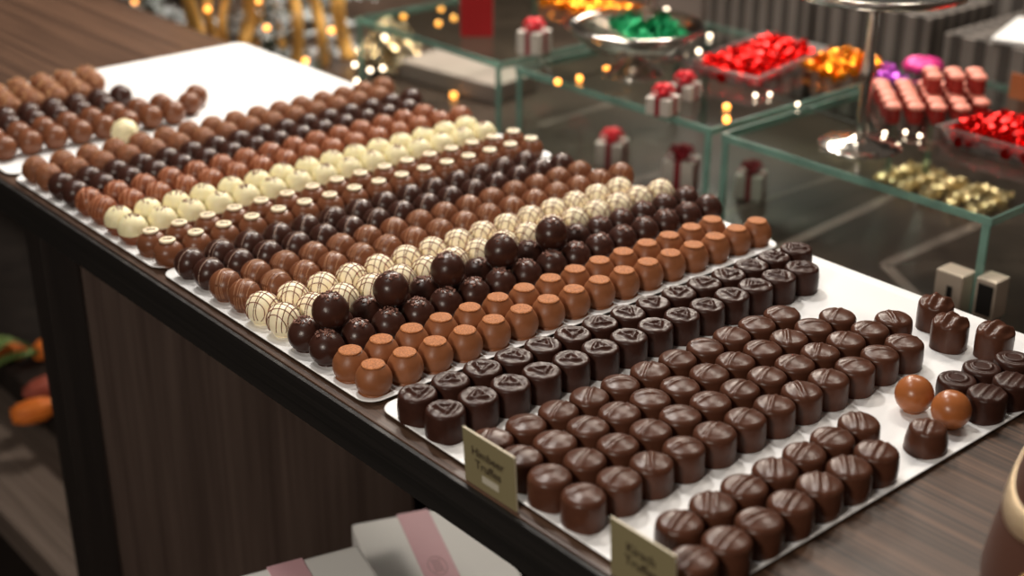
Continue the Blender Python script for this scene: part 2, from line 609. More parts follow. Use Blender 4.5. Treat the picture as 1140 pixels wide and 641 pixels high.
def top_triangle(seed):
    rg = random.Random(seed)
    a0 = rg.uniform(0, 2 * PI)
    P = [(.52 * math.cos(a0 + k * 2 * PI / 3 + rg.uniform(-.3, .3)), .52 * math.sin(a0 + k * 2 * PI / 3)) for k in range(3)]

    def f(x, y):
        d = min(seg_dist(x, y, *P[i], *P[(i + 1) % 3]) for i in range(3))
        return .0012 * gauss(d + .03 * math.sin(19 * x + 13 * y), .085) - .0007 * gauss(d - .19, .10) + .0003 * math.sin(9 * x + seed) * math.sin(8 * y)
    return f


def top_slash(seed):
    rg = random.Random(seed)
    c, off = rg.uniform(-.12, .12), rg.uniform(-.12, .12)
    s = rg.uniform(.8, 1.15)

    def f(x, y):
        t = y - off - c * x
        dome = .0010 * (1 - x * x - y * y)
        ln = gauss(t, .085) if abs(x) < .75 else gauss(t, .085) * max(0, 1 - (abs(x) - .75) * 4)
        return dome + .0008 * s * ln - .0009 * gauss(t - .15, .07) - .0003 * gauss(t + .30, .22)
    return f


def top_double(seed):
    rg = random.Random(seed)
    off = rg.uniform(-.1, .1)

    def f(x, y):
        t = y - off
        dome = .0016 * (1 - x * x - y * y)
        return dome * .6 + .0006 * gauss(t - .16, .10) + .0006 * gauss(t + .22, .10) - .0007 * gauss(t + .03, .09) - .0004 * gauss(t - .42, .12)
    return f


def top_waves(seed):
    def f(x, y):
        return .0018 * (1 - x * x - y * y) + .0011 * math.sin(9.5 * y + 1.5 * x)
    return f


def top_ring(seed):
    def f(x, y):
        q = math.hypot(x, y)
        return .0010 * gauss(q - .50, .06) - .0006 * gauss(q - .62, .06)
    return f


def top_stripes(seed):
    def f(x, y):
        return .0008 * max(0, math.sin(13 * (y + .15 * x)))
    return f


KINDS = {}


def kind(name, variants):
    """variants: list of [(part name, mesh, label or None, [(sub-part name, mesh)...])...]"""
    KINDS[name] = variants


def place(kn, loc, rotz, label, group, variant=None, cat='chocolate'):
    V = KINDS[kn]
    parts = V[variant if variant is not None else rnd.randrange(len(V))]
    if len(parts) == 1:
        o = obj(kn, parts[0][1], None, loc, rotz)
        return tag(o, label, cat, group)
    t = thing(kn, label, cat, loc, rotz, group)
    for p in parts:
        c = obj(p[0], p[1], t)
        if len(p) > 2 and p[2]:
            c['label'] = p[2]
        for s in (p[3] if len(p) > 3 else ()):
            obj(s[0], s[1], c)
    return t


# flat-capped milk cups
vs = []
for s in range(3):
    prof = [(0, .0212), (.0070, .0212), (.0084, .0210), (.0090, .0203), (.0101, .0190), (.0116, .0168), (.0128, .0140), (.0134, .0110), (.0133, .0078),
            (.0125, .0048), (.0112, .0022), (.0103, .0010), (.0116, .0007), (.0118, .0003), (.0112, 0), (0, 0)]
    body = lathe_mesh(prof, M['milk_cup'], 40, wob(s, .00035))
    cap = lathe_mesh([(0, .0224), (.0070, .0224), (.0082, .0222), (.0086, .0217), (.0084, .0212), (.0070, .0211), (0, .0211)], M['cup_top'], 36, wob(s + 4, .0002, 200))
    vs.append([('body', body), ('flat_cap', cap, 'cinnamon brown flat cap')])
kind('flat_capped_chocolate_cup', vs)

# plain balls
kind('dark_chocolate_truffle', [[('body', lathe_mesh(ball_prof(), M['dark'], 36, wob(s, .0002)))] for s in range(2)])
kind('milk_chocolate_truffle', [[('body', lathe_mesh(ball_prof(), M['milk'], 36, wob(s, .0003)))] for s in range(2)])
kind('caramel_chocolate_ball', [[('body', lathe_mesh(ball_prof(.0134, .0128), M['caramel'], 48, wob(s, .0002)))] for s in range(1)])


def crumb_variant(r, cz, s):
    bm = bmesh.new()
    crumbs(bm, 30, .60, .0021, r, cz, random.Random(s))
    return [('body', lathe_mesh(ball_prof(r, cz), M['dark'], 44, wob(s, .0002))), ('crumb_topping', mesh_from(bm, M['crumb'], False))]


kind('crumb_topped_dark_truffle', [crumb_variant(R, CZ, s) for s in range(4)])
kind('large_crumb_topped_truffle', [crumb_variant(.0141, .0136, s) for s in range(2)])

vs = []
for s in range(4):
    rg = random.Random(40 + s)
    bm = bmesh.new()
    for d in (-.0098, -.0052, -.0004, .0044, .0092):
        small_circle(bm, (1, rg.uniform(-.12, .12), rg.uniform(-.1, .1)), d + rg.uniform(-.0007, .0007), tr=.00037, wav=.0003, ph=rg.uniform(0, 6), zmin=.006)
    for d in (-.0090, -.0040, .0012, .0064, .0105):
        small_circle(bm, (rg.uniform(-.12, .12), 1, rg.uniform(-.1, .1)), d + rg.uniform(-.0007, .0007), tr=.00037, wav=.0003, ph=rg.uniform(0, 6), zmin=.006)
    vs.append([('body', lathe_mesh(ball_prof(), M['white'], 40, wob(s, .0002))), ('cross_hatch_drizzle', mesh_from(bm, M['stripe_red']), 'thin brown crossing lines')])
kind('cross_hatched_white_truffle', vs)

vs = []
for s in range(4):
    rg = random.Random(60 + s)
    bm = bmesh.new()
    for d in (-.0022, -.0004, .0016, .0036, .0070):
        small_circle(bm, (.36, -.90, rg.uniform(-.05, .12)), d + rg.uniform(-.0005, .0005), tr=.00036, wav=.00015, ph=rg.uniform(0, 6))
    vs.append([('body', lathe_mesh(ball_prof(), M['milk'], 40, wob(s, .0002))), ('fine_line_drizzle', mesh_from(bm, M['milk_line']))])
kind('fine_lined_milk_truffle', vs)

vs = []
for s in range(4):
    rg = random.Random(80 + s)
    bm = bmesh.new()
    small_circle(bm, (.36, -.90, rg.uniform(-.08, .08)), rg.uniform(-.0005, .0020), tr=.00030, zmin=.006)
    if s % 2:
        small_circle(bm, (.3, -.9, .1), rg.uniform(.004, .006), tr=.0002, zmin=.012)
    vs.append([('body', lathe_mesh(ball_prof(), M['dark'], 40, wob(s, .0002))), ('single_line', mesh_from(bm, M['dark_line']), 'one fine pale line')])
kind('single_lined_dark_truffle', vs)

vs = []
for s in range(4):
    rg = random.Random(90 + s)
    bm = bmesh.new()
    for d in (-.0062, -.0030, .0004, .0036, .0068):
        small_circle(bm, (1, rg.uniform(-.25, .25), rg.uniform(-.1, .1)), d + rg.uniform(-.0006, .0006), tr=.00058, wav=.0005, ph=rg.uniform(0, 6), zmin=.008)
    vs.append([('body', lathe_mesh(ball_prof(), M['red_milk'], 36, wob(s, .0002))), ('drizzle', mesh_from(bm, M['red_line']))])
kind('drizzled_milk_truffle', vs)

# milk cups with a printed white disc
vs = []
for s in range(3):
    prof = [(0, .0205), (.0055, .0204), (.0066, .0200), (.0084, .0190), (.0107, .0168), (.0124, .0140), (.0132, .0110), (.0130, .0075),
            (.0122, .0045), (.0110, .0020), (.0102, .0009), (.0114, .0006), (.0110, 0), (0, 0)]
    body = lathe_mesh(prof, M['milk'], 36, wob(s, .0003))
    disc = lathe_mesh([(0, .0229), (.0062, .0229), (.0068, .0226), (.0070, .0220), (.0068, .0208), (.0060, .0206), (0, .0206)], M['disc'], 32)
    bm = bmesh.new()
    rg = random.Random(s)
    for k in range(7):
        x = -.0030 + .001 * k
        add_tube(bm, [(x, rg.uniform(-.0011, .0), .02292), (x + .0006, rg.uniform(0, .0011), .02296), (x + .0009, rg.uniform(-.001, .001), .02292)], .00050, 5)
    vs.append([('body', body), ('white_disc', disc, 'cream coloured round disc', [('printed_mark', mesh_from(bm, M['print']))])])
kind('disc_topped_milk_truffle', vs)

# ivory truffles dipped in milk chocolate below
vs = []
for s in range(4):
    bm = bmesh.new()
    crumbs(bm, 18, .5, .0020, R, CZ, random.Random(s + 30))
    b2 = bmesh.new()
    prof = [(R * math.cos(a) + .0006, CZ + R * math.sin(a)) for a in [(-.22 - .13 * k) for k in range(6)]]
    prof = [(prof[0][0] - .0012, prof[0][1] + .0003)] + prof + [(.0086, .0008), (.0088, .0002), (.0084, -.0001), (0, -.0001)]
    add_lathe(b2, prof, 32)
    b3 = ball_prof(foot=False)
    vs.append([('body', lathe_mesh(b3, M['ivory'], 36, wob(s, .0004, 160))), ('dipped_base', mesh_from(b2, M['red_milk']), 'milk chocolate base'),
               ('crumb_topping', mesh_from(bm, M['crumb'], False))])
kind('ivory_truffle', vs)
kind('loose_ivory_truffle', [[('body', lathe_mesh(ball_prof(.0142, .0135), M['ivory'], 36, wob(5, .0012, 160)))]])

vs = []
for s in range(4):
    bm = bmesh.new()
    crumbs(bm, 22, .9, .0016, R, CZ, random.Random(s + 70))
    vs.append([('body', lathe_mesh(ball_prof(), M['nutty'], 32, wob(s, .0005, 200))), ('nut_topping', mesh_from(bm, M['nut'], False))])
kind('nut_sprinkled_milk_truffle', vs)
vs = []
for s in range(3):
    bm = bmesh.new()
    crumbs(bm, 34, 1.25, .0026, .0134, .0125, random.Random(s + 170))
    vs.append([('body', lathe_mesh(ball_prof(.0134, .0125), M['nutty'], 32, wob(s, .0008, 180))), ('nut_topping', mesh_from(bm, M['tan'], False))])
kind('hazelnut_coated_truffle', vs)

kind('triangle_marked_praline', [[('body', praline(.0137, .0218, top_triangle(s), s, dome=.0012, edge=.0028, m='dark_t', taper=.0001, foot=.0003))] for s in range(7)])
kind('slashed_praline', [[('body', praline(.0139, .0222, top_slash(s), s, dome=.0026, edge=.0040, bulge=.0004, m='dark_h', foot=.0001))] for s in range(7)])
kind('double_ridged_praline', [[('body', praline(.0140, .0225, top_double(s), s + 20, dome=.0022, edge=.0040, bulge=.0004, m='dark_h', foot=.0001))] for s in range(4)])
kind('shell_ridged_praline', [[('body', praline(.0140, .0255, top_waves(s), s + 30, dome=.0060, edge=.0040, bulge=.0002, m='dark_h', foot=.0001, square=.05))] for s in range(2)])
kind('ring_marked_praline', [[('body', praline(.0134, .0165, top_ring(s), s + 33, dome=.0014, edge=.0034, bulge=.0003, m='dark_t', foot=.0002))] for s in range(2)])
kind('stripe_topped_praline', [[('body', praline(.0136, .0205, top_stripes(s), s + 37, dome=.0014, edge=.0034, bulge=.0003, m='dark_t', foot=.0002))] for s in range(2)])
kind('plain_domed_praline', [[('body', praline(.0125, .0195, top_double(9), 51, dome=.0024, edge=.0040, m='dark_h', foot=.0003, taper=.0016))]])

ORD = ['first', 'second', 'third', 'fourth', 'fifth', 'sixth', 'seventh', 'eighth', 'ninth', 'tenth', 'eleventh', 'twelfth', 'thirteenth',
       'fourteenth', 'fifteenth', 'sixteenth']
KS = 0.9962     # the chocolates stand on the trays, a little above the counter


def row(kn, desc, side, n, x0, pitch, ya, yb, group, rot=0.0, rjit=3.14, z=TZ, jit=.0004, dx={}):
    for i in range(n):
        x = (x0 + pitch * i) * KS + rnd.uniform(-jit, jit) + dx.get(i, 0)
        y = (ya + (yb - ya) * i / max(1, n - 1)) * KS + rnd.uniform(-jit, jit)
        place(kn, (x, y, z), rot + rnd.uniform(-rjit, rjit),
              '%s, %s from counter front edge, %s' % (desc, ORD[i], side), group)


P = .0285
NR_, FR_ = 'nearer row', 'farther row'
g = 'triangle-marked dark pralines in two rows'
row('triangle_marked_praline', 'dark praline with a triangle', NR_, 14, .4975, .0284, .6495, .6460, g)
row('triangle_marked_praline', 'dark praline with a triangle', FR_, 15, .4975, .0284, .6800, .6745, g)
g = 'slashed brown pralines in four rows behind the first name card'
sd = 'one-ridged brown praline'
row('slashed_praline', sd, 'fourth row from the empty strip', 11, .4975, .0289, .6010, .6000, g, 0.1, .8)
row('slashed_praline', sd, 'third row from the empty strip', 12, .4975, .0289, .5725, .5700, g, 0.1, .8)
row('slashed_praline', sd, 'second row from the empty strip', 13, .4965, .0290, .5440, .5400, g, 0.1, .8)
row('slashed_praline', sd, 'row beside the empty strip', 12, .4970, .0290, .5140, .5105, g, 0.1, .8)
g = 'double-ridged brown pralines behind the second name card'
row('double_ridged_praline', 'double-ridged brown praline', 'row beside the empty strip', 7, .5190, .0291, .4560, .4590, g, .3, .5)
row('double_ridged_praline', 'double-ridged brown praline', 'row along the tray edge', 7, .4975, .0291, .4260, .4300, g, .3, .5)

g = 'flat-capped milk chocolate cups in two rows'
row('flat_capped_chocolate_cup', 'flat-capped milk cup', NR_, 16, .4970, .0279, .7312, .7348, g)
row('flat_capped_chocolate_cup', 'flat-capped milk cup', FR_, 15, .4970, .0279, .7598, .7628, g)
g = 'crumb-topped dark truffles in two rows'
row('crumb_topped_dark_truffle', 'crumb-topped dark truffle', NR_, 16, .4970, .0283, .7905, .7980, g)
row('crumb_topped_dark_truffle', 'crumb-topped dark truffle', FR_, 16, .4965, .0283, .8190, .8265, g)
g = 'cross-hatched white truffles in two rows'
row('cross_hatched_white_truffle', 'cross-hatched white truffle', NR_, 16, .4980, .0281, .8520, .8570, g, .5, .25)
row('cross_hatched_white_truffle', 'cross-hatched white truffle', FR_, 15, .4970, .0283, .8805, .8858, g, .5, .25)
g = 'fine-lined milk truffles in two rows'
row('fine_lined_milk_truffle', 'fine-lined milk truffle', NR_, 16, .4985, .0283, .9095, .9148, g, 0, .25)
row('fine_lined_milk_truffle', 'fine-lined milk truffle', FR_, 15, .4970, .0285, .9380, .9440, g, 0, .25)
g = 'dark truffles with one pale line in two rows'
row('single_lined_dark_truffle', 'dark truffle with one line', NR_, 15, .4985, .0286, .9675, .9735, g, 0, .2)
row('single_lined_dark_truffle', 'dark truffle with one line', FR_, 14, .4970, .0291, .9965, 1.0025, g, 0, .2)
g = 'milk truffles with a white disc in two rows'
row('disc_topped_milk_truffle', 'milk truffle with white disc', NR_, 16, .4965, .0279, 1.0340, 1.0385, g, -.6, .4)
row('disc_topped_milk_truffle', 'milk truffle with white disc', FR_, 16, .4955, .0281, 1.0625, 1.0685, g, -.6, .4)
g = 'ivory truffles with dipped bases in two rows'
row('ivory_truffle', 'ivory truffle with brown base', NR_, 15, .4965, .0292, 1.0980, 1.1030, g)
row('ivory_truffle', 'ivory truffle with brown base', FR_, 15, .4965, .0291, 1.1265, 1.1315, g)
g = 'drizzled milk truffles in two rows'
row('drizzled_milk_truffle', 'thick-drizzled milk truffle', NR_, 16, .4965, .0283, 1.1580, 1.1630, g, -.9, .3)
row('drizzled_milk_truffle', 'thick-drizzled milk truffle', FR_, 15, .4965, .0284, 1.1875, 1.1930, g, -.9, .3)
g = 'plain dark truffles in two rows'
row('dark_chocolate_truffle', 'plain glossy dark truffle', NR_, 15, .4965, .0283, 1.2165, 1.2225, g)
row('dark_chocolate_truffle', 'plain glossy dark truffle', FR_, 16, .4955, .0283, 1.2450, 1.2525, g)
g = 'nut-sprinkled milk truffles in two rows'
row('nut_sprinkled_milk_truffle', 'nut-sprinkled milk truffle', NR_, 15, .4965, .0286, 1.2765, 1.2835, g)
row('nut_sprinkled_milk_truffle', 'nut-sprinkled milk truffle', FR_, 16, .4955, .0286, 1.3055, 1.3125, g)

# balls lying on top of the crumb-topped rows
for i in range(5):
    place('large_crumb_topped_truffle', ((.5105 + .0566 * i) * KS, (.8045 + .0012 * i) * KS, TZ + .0196), rnd.uniform(0, 6),
          'large dark truffle stacked on top of its row, %s from counter front edge' % ORD[i], 'large dark truffles stacked on the crumb-topped rows')

# the farthest tray
row('milk_chocolate_truffle', 'milk truffle on farthest tray', NR_, 8, .4985, .0275, 1.3920, 1.3880, 'milk truffles on the farthest tray')
row('milk_chocolate_truffle', 'milk truffle on farthest tray', FR_, 8, .5010, .0275, 1.4270, 1.4220, 'milk truffles on the farthest tray')
place('milk_chocolate_truffle', (.7180, 1.4010, TZ), 0, 'milk truffle at the right end of its rows, nearest the empty part of the tray', 'milk truffles on the farthest tray')
place('milk_chocolate_truffle', (.7390, 1.4230, TZ), 0, 'rearmost milk truffle on the farthest tray, alone behind the row ends', 'milk truffles on the farthest tray')
row('dark_chocolate_truffle', 'dark truffle on farthest tray', NR_, 6, .5050, .0272, 1.4600, 1.4560, 'dark truffles on the farthest tray')
row('dark_chocolate_truffle', 'dark truffle on farthest tray', FR_, 7, .5120, .0272, 1.4890, 1.4850, 'dark truffles on the farthest tray')
for k, (n, y, sd) in enumerate(((5, 1.525, 'nearest row'), (6, 1.556, 'middle row'), (6, 1.587, 'farthest row'))):
    row('hazelnut_coated_truffle', 'rough hazelnut truffle', sd, n, .5310 + .004 * k, .0280, y, y - .003, 'hazelnut truffles on the farthest tray')
place('loose_ivory_truffle', (.6135, 1.3500, TZ), 0, 'single cream-white truffle lying alone beside the milk truffles', 'chocolate')

# right-hand end of the nearest tray
g = 'shell-ridged dark pralines at the back of the nearest tray'
for (x, y, r_, d) in ((.8900, .5330, .4, 'leftmost'), (.8690, .5060, .2, 'middle one'), (.8820, .4760, .1, 'rightmost')):
    place('shell_ridged_praline', (x * KS, y * KS, TZ), r_, 'tall shell-ridged dark praline by the back tray edge, %s of the three' % d, g, rnd.randrange(2))
for i, (x, y) in enumerate(((.8035, .4570), (.8325, .4555), (.8620, .4480))):
    place('ring_marked_praline', (x * KS, y * KS, TZ), 0, 'low dark praline with a ring on top, %s one behind the caramel balls' % ORD[i], 'ring-marked dark pralines')
for i, (x, y) in enumerate(((.7950, .4280), (.8240, .4265), (.8530, .4190))):
    place('stripe_topped_praline', (x * KS, y * KS, TZ), .35, 'dark praline with stripes on top, %s one beside the caramel balls' % ORD[i], 'striped dark pralines')
place('caramel_chocolate_ball', (.7650 * KS, .4655 * KS, TZ), 0, 'smooth caramel brown ball, the left one of the pair', 'caramel balls', cat='chocolate')
place('caramel_chocolate_ball', (.7655 * KS, .4365 * KS, TZ), 0, 'smooth caramel brown ball, the right one of the pair, by the tray edge', 'caramel balls')
place('plain_domed_praline', (.7270 * KS, .4290 * KS, TZ), .4, 'single dark praline standing alone in front of the caramel balls', None)


# ---------------------------------------------------------------- lettering
def text_mesh(body, size, m, extrude=.0001, spacing=1.0):
    c = bpy.data.curves.new('lettering', 'FONT')
    c.body = body
    c.size = size
    c.align_x = 'CENTER'
    c.align_y = 'CENTER'
    c.extrude = extrude
    c.space_character = spacing
    c.offset = size * .012
    t = bpy.data.objects.new('t', c)
    COL.objects.link(t)
    bpy.context.view_layer.update()
    me = bpy.data.meshes.new_from_object(t.evaluated_get(bpy.context.evaluated_depsgraph_get()))
    bpy.data.objects.remove(t)
    me.materials.clear()
    me.materials.append(m)
    return me


def name_card(yc, x, lines, label, sticker=False):
    t = thing('name_card', label, 'sign', (x, yc, 0), 0, 'khaki name cards at the counter edge')
    t.rotation_euler = (0, math.radians(-3), 0)
    W, H = .050, .0395
    bm = bmesh.new()
    add_box(bm, 0, .0012, -W / 2, W / 2, 0, H, 0)
    for f in bm.faces:
        n = f.normal
        f.material_index = 0 if n.x < -.5 or n.x > .5 else 1
    obj('card', mesh_from(bm, [M['khaki'], M['khaki_edge']], False), t)
    for i, s in enumerate(lines):
        o = obj('lettering', text_mesh(s, .0088, M['ink']), t, (-.0002, 0.001, H * .66 - .0088 * i))
        o.rotation_euler = Matrix(((0, 0, -1), (-1, 0, 0), (0, 1, 0))).to_euler()
    if sticker:
        bm = bmesh.new()
        add_box(bm, -.0002, 0, -.0085, .0075, .0062, .0112, 0)
        obj('price_sticker', mesh_from(bm, M['sticker'], False), t)
    return t


name_card(.5735, .4735, ['Himbeer', 'Truffes'], 'khaki name card reading Himbeer Truffes, standing before the one-ridged pralines', True)
name_card(.4410, .4735, ['Kirsch', 'Truffes'], 'khaki name card reading Kirsch Truffes, nearest the picture bottom')


# ---------------------------------------------------------------- gift pouch at the bottom right
EGG = at(1262, 590, .05)
t = thing('gift_pouch', 'satin brown tapering gift pouch with pale gold glitter band, on the counter bottom right', 'package', (EGG.x, EGG.y, .0002), 0)
PP = [(.0, .172), (.018, .170), (.030, .160), (.040, .145), (.050, .120), (.058, .095), (.065, .065), (.071, .035), (.074, .012), (.072, .002), (.068, 0), (0, 0)]


def pouch_r(z):
    for (r1, z1), (r2, z2) in zip(PP, PP[1:]):
        if z2 <= z <= z1:
            return r1 + (r2 - r1) * (z1 - z) / max(1e-6, z1 - z2)
    return .02


obj('body', lathe_mesh(PP, M['bag_brown'], 64), t)
bm = bmesh.new()
rings = []
N = 120
for k in range(N):
    a = 2 * PI * k / N
    d = Vector((math.cos(a), math.sin(a), 0))
    zc = .122 + .062 * d.dot(FX)
    ring = []
    for dz, lift in ((-.008, -.0006), (-.0078, .0010), (0, .0013), (.0078, .0010), (.008, -.0006)):
        z = min(.166, max(.004, zc + dz))
        p_ = d * (pouch_r(z) + lift)
        ring.append(bm.verts.new((p_.x, p_.y, z)))
    rings.append(ring)
for k in range(N):
    A, B = rings[k], rings[(k + 1) % N]
    for j in range(4):
        bm.faces.new((A[j], A[j + 1], B[j + 1], B[j]))
    bm.faces.new((A[4], A[0], B[0], B[4]))
obj('glitter_band', mesh_from(bm, M['cream_gold']), t)
bm = bmesh.new()
rg = random.Random(3)
for i in range(420):
    a = rg.uniform(-1.25, .6)
    z = rg.uniform(.02, .095)
    d = (-fwd * math.cos(a) + FX * math.sin(a))
    d.z = 0
    d.normalize()
    if z > .108 + .062 * d.dot(FX) or noise.noise(Vector((a * 3, z * 90, 0))) < .0:
        continue
    bmesh.ops.create_icosphere(bm, subdivisions=1, radius=rg.uniform(.0010, .0022), matrix=Matrix.Translation(d * pouch_r(z) + Vector((0, 0, z))))
obj('gold_flakes', mesh_from(bm, M['gold'], False), t)


# ---------------------------------------------------------------- white boxes under the counter
def flat_box(cx, cy, w, d, h, z, rz, label, bandx):
    t = thing('gift_carton', label, 'box', (cx, cy, z), rz, 'white cartons with pink bands under the counter')
    bm = bmesh.new()
    add_box(bm, -w / 2, w / 2, -d / 2, d / 2, 0, h, .004)
    obj('carton', mesh_from(bm, M['paper'], False), t)
    bm = bmesh.new()
    add_box(bm, bandx - .016, bandx + .016, -d / 2 - .0006, d / 2 + .0006, -.0002, h + .0008, .0005)
    b = obj('pink_band', mesh_from(bm, M['pink'], False), t)
    bm = bmesh.new()
    pts = [(bandx + .0085 * math.cos(a * PI / 16), -.0 + .0150 * math.sin(a * PI / 16), h + .0010) for a in range(32)]
    add_tube(bm, pts, .0005, 5, closed=True)
    for k in range(5):
        add_box(bm, bandx - .0045, bandx + .0045, -.009 + .0042 * k, -.0072 + .0042 * k, h + .0008, h + .0012, 0)
    obj('emblem_print', mesh_from(bm, M['pink_ink'], False), b)
    return t


flat_box(.632 + .909 * .067 - .363 * .095, .986 - .416 * .067 - .932 * .095, .134, .19, .329, -.6295, math.radians(-22.5),
         'white carton with a pink band across it, right one under the counter', -.0045)
flat_box(.498, .819, .112, .15, .389, -.6295, math.radians(-15), 'white carton with a pink band, lower left one, cut by the picture bottom', -.012)


# ---------------------------------------------------------------- tulips on the lower shelf
def tulip(p, q, cm, label):
    t = thing('tulip', label, 'flower', p, 0)
    p, q = Vector(p), Vector(q)
    d = q - p
    bm = bmesh.new()
    add_tube(bm, [d * k / 6 + Vector((0, 0, .012 * math.sin(k / 6 * PI))) for k in range(7)], .0055, 8)
    obj('stem', mesh_from(bm, M['leaf']), t)
    bm = bmesh.new()
    dn = d.normalized()
    for k in range(6):
        a = k * PI / 3
        s = dn.orthogonal().normalized()
        s = Matrix.Rotation(a, 3, dn) @ s
        m_ = Matrix.Translation(d + dn * .024 + s * .009) @ Matrix((
            (dn.x, s.x, dn.cross(s).x, 0), (dn.y, s.y, dn.cross(s).y, 0), (dn.z, s.z, dn.cross(s).z, 0), (0, 0, 0, 1))) @ Matrix.Diagonal((.030, .005, .014, 1))
        bmesh.ops.create_icosphere(bm, subdivisions=2, radius=1, matrix=m_)
    obj('blossom', mesh_from(bm, M[cm]), t)
    bm = bmesh.new()
    sd = dn.cross(Vector((0, 0, 1))).normalized()
    vs_ = []
    for k in range(9):
        q_ = k / 8
        wd = .016 * math.sin(PI * q_) ** .7 + .0006
        c = d * (.1 + .8 * q_) + Vector((0, 0, .012 + .03 * math.sin(q_ * PI)))
        vs_.append([bm.verts.new(c + sd * wd), bm.verts.new(c + Vector((0, 0, -.004))), bm.verts.new(c - sd * wd)])
    for A, B in zip(vs_, vs_[1:]):
        for j in range(2):
            bm.faces.new((A[j], A[j + 1], B[j + 1], B[j]))
    o = obj('leaf', mesh_from(bm, M['leaf']), t)
    md = o.modifiers.new('thick', 'SOLIDIFY')
    md.thickness = .0015
    return t


SZ = -.428
tulip(at(-30, 425, SZ), at(42, 392, SZ), 'petal', 'orange tulip lying on the lower shelf, its stem pointing left')
tulip(at(112, 438, SZ), at(58, 452, SZ), 'petal', 'orange tulip with green stem lying lowest on the shelf')
tulip(at(120, 405, SZ), at(68, 425, SZ), 'petal_red', 'dull red tulip lying between the two orange tulips')
tulip(at(-75, 372, SZ), at(-8, 385, SZ), 'petal', 'orange tulip head cut by the left picture edge')

# ---------------------------------------------------------------- low table behind the counter
t = thing('display_table', 'low dark glossy table behind the counter carrying the glass shelves', 'table', (0, 0, F_Z))
obj('tabletop', box_mesh(.96, 3.3, -.3, 3.4, T_Z - F_Z - .04, T_Z - F_Z, M['table'], .003), t)
for x, y in ((1.02, -.22), (3.2, -.22), (1.02, 3.3), (3.2, 3.3)):
    obj('leg', box_mesh(x - .03, x + .03, y - .03, y + .03, 0, T_Z - F_Z - .04, M['post_wood'], .003), t)
# pale strips laid across the tabletop
bm = bmesh.new()
strip_mat = mat('pale_strip_tone', (0.13, 0.10, 0.085), 0.3)
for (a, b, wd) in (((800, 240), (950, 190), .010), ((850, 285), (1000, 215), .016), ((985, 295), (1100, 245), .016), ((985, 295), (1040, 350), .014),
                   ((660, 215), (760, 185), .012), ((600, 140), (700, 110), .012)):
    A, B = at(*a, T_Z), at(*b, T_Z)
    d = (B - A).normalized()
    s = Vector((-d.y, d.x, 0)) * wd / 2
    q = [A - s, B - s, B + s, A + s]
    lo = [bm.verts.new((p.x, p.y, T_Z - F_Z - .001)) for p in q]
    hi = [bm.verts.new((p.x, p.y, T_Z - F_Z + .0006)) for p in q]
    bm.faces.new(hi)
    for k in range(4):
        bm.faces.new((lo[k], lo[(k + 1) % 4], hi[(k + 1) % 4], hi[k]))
    obj('pale_strip', mesh_from(bm, strip_mat, False), t)
    bm = bmesh.new()

# ---------------------------------------------------------------- glass shelf units
GT = .008


def glass_unit(x0, x1, y0, y1, label, zt=0.0):
    t = thing('glass_riser', label, 'glass shelf', (x0, y0, T_Z), 0, 'glass risers on the low table')
    w, d, h = x1 - x0, y1 - y0, zt - T_Z

    def sheet(nm, a, b, c, e, f, g_, edges):
        o = obj(nm, box_mesh(a, b, c, e, f, g_, M['glass'], 0), t)
        for q in edges:
            obj('polished_edge', box_mesh(*q, M['glass_edge'], 0), o)
    e = .0016
    sheet('glass_top', 0, w, 0, d, h - GT, h, [(-e, 0, -e, d + e, h - GT, h), (w, w + e, -e, d + e, h - GT, h), (0, w, -e, 0, h - GT, h), (0, w, d, d + e, h - GT, h)])
    for ya in (0.0, d - GT):
        sheet('glass_side', 0.001, w - .001, ya, ya + GT, .0003, h - GT - .0002, [(-e, .001, ya, ya + GT, .0003, h - GT - .0002), (w - .001, w + e, ya, ya + GT, .0003, h - GT - .0002)])
    return t


GX = 1.130
glass_unit(GX, 1.53, .632, .963, 'green-edged glass riser on the right, carrying the tall silver cake stand')
glass_unit(GX + .005, 1.49, .985, 1.315, 'green-edged glass riser in the middle, carrying the silver bowl of green sweets')
glass_unit(GX + .002, 1.47, 1.345, 1.665, 'green-edged glass riser on the left, under the red paper bag')


# clasps at the glass corner
t = thing('glass_clasp', 'beige metal lock clamped to the near right glass corner, with a dark slot', 'clasp', (1.122, .636, -.098))
o = obj('lock_block', box_mesh(-.012, .012, .0045, .034, 0, .040, M['steel'], .002), t)
obj('key_slot', box_mesh(-.0132, -.0122, .014, .020, .013, .027, M['black'], .0003), o)
o = obj('lock_block', box_mesh(-.004, .020, -.026, -.0045, .002, .042, M['steel'], .002), t)
obj('rubber_pad', box_mesh(-.0055, -.0042, -.024, -.008, .006, .037, M['black'], .0004), o)


# ---------------------------------------------------------------- silverware
def cake_stand(loc, label, hp=.20, rp=.105, rb=.043):
    t = thing('cake_stand', label, 'cake stand', loc)
    prof = [(0, .012), (.006, .013), (.010, .010), (.018, .007), (.028, .0045), (rb, .003), (rb + .001, .0012), (rb, 0), (0, 0)]
    obj('foot', lathe_mesh(prof, M['silver'], 40), t)
    obj('stem', lathe_mesh([(0, hp), (.010, hp), (.006, hp - .01), (.0052, hp - .03), (.0056, hp * .6), (.0082, hp * .5), (.0056, hp * .4), (.0056, .03), (.007, .018), (.006, .0128), (0, .0128)], M['silver'], 20), t)
    pl = obj('plate', lathe_mesh([(0, hp + .003), (rp * .9, hp + .004), (rp, hp + .010), (rp + .001, hp + .009), (rp * .93, hp), (.02, hp - .003), (0, hp - .003)], M['silver'], 56), t)
    return t


p = at(957, 163)
cake_stand((p.x, p.y, .0002), 'tall silver cake stand with slender stem on the right glass riser', .166, .10)
# red foil candies on the plate's rim, just seen at the picture top
pc = (p.x, p.y, .0002 + .175)


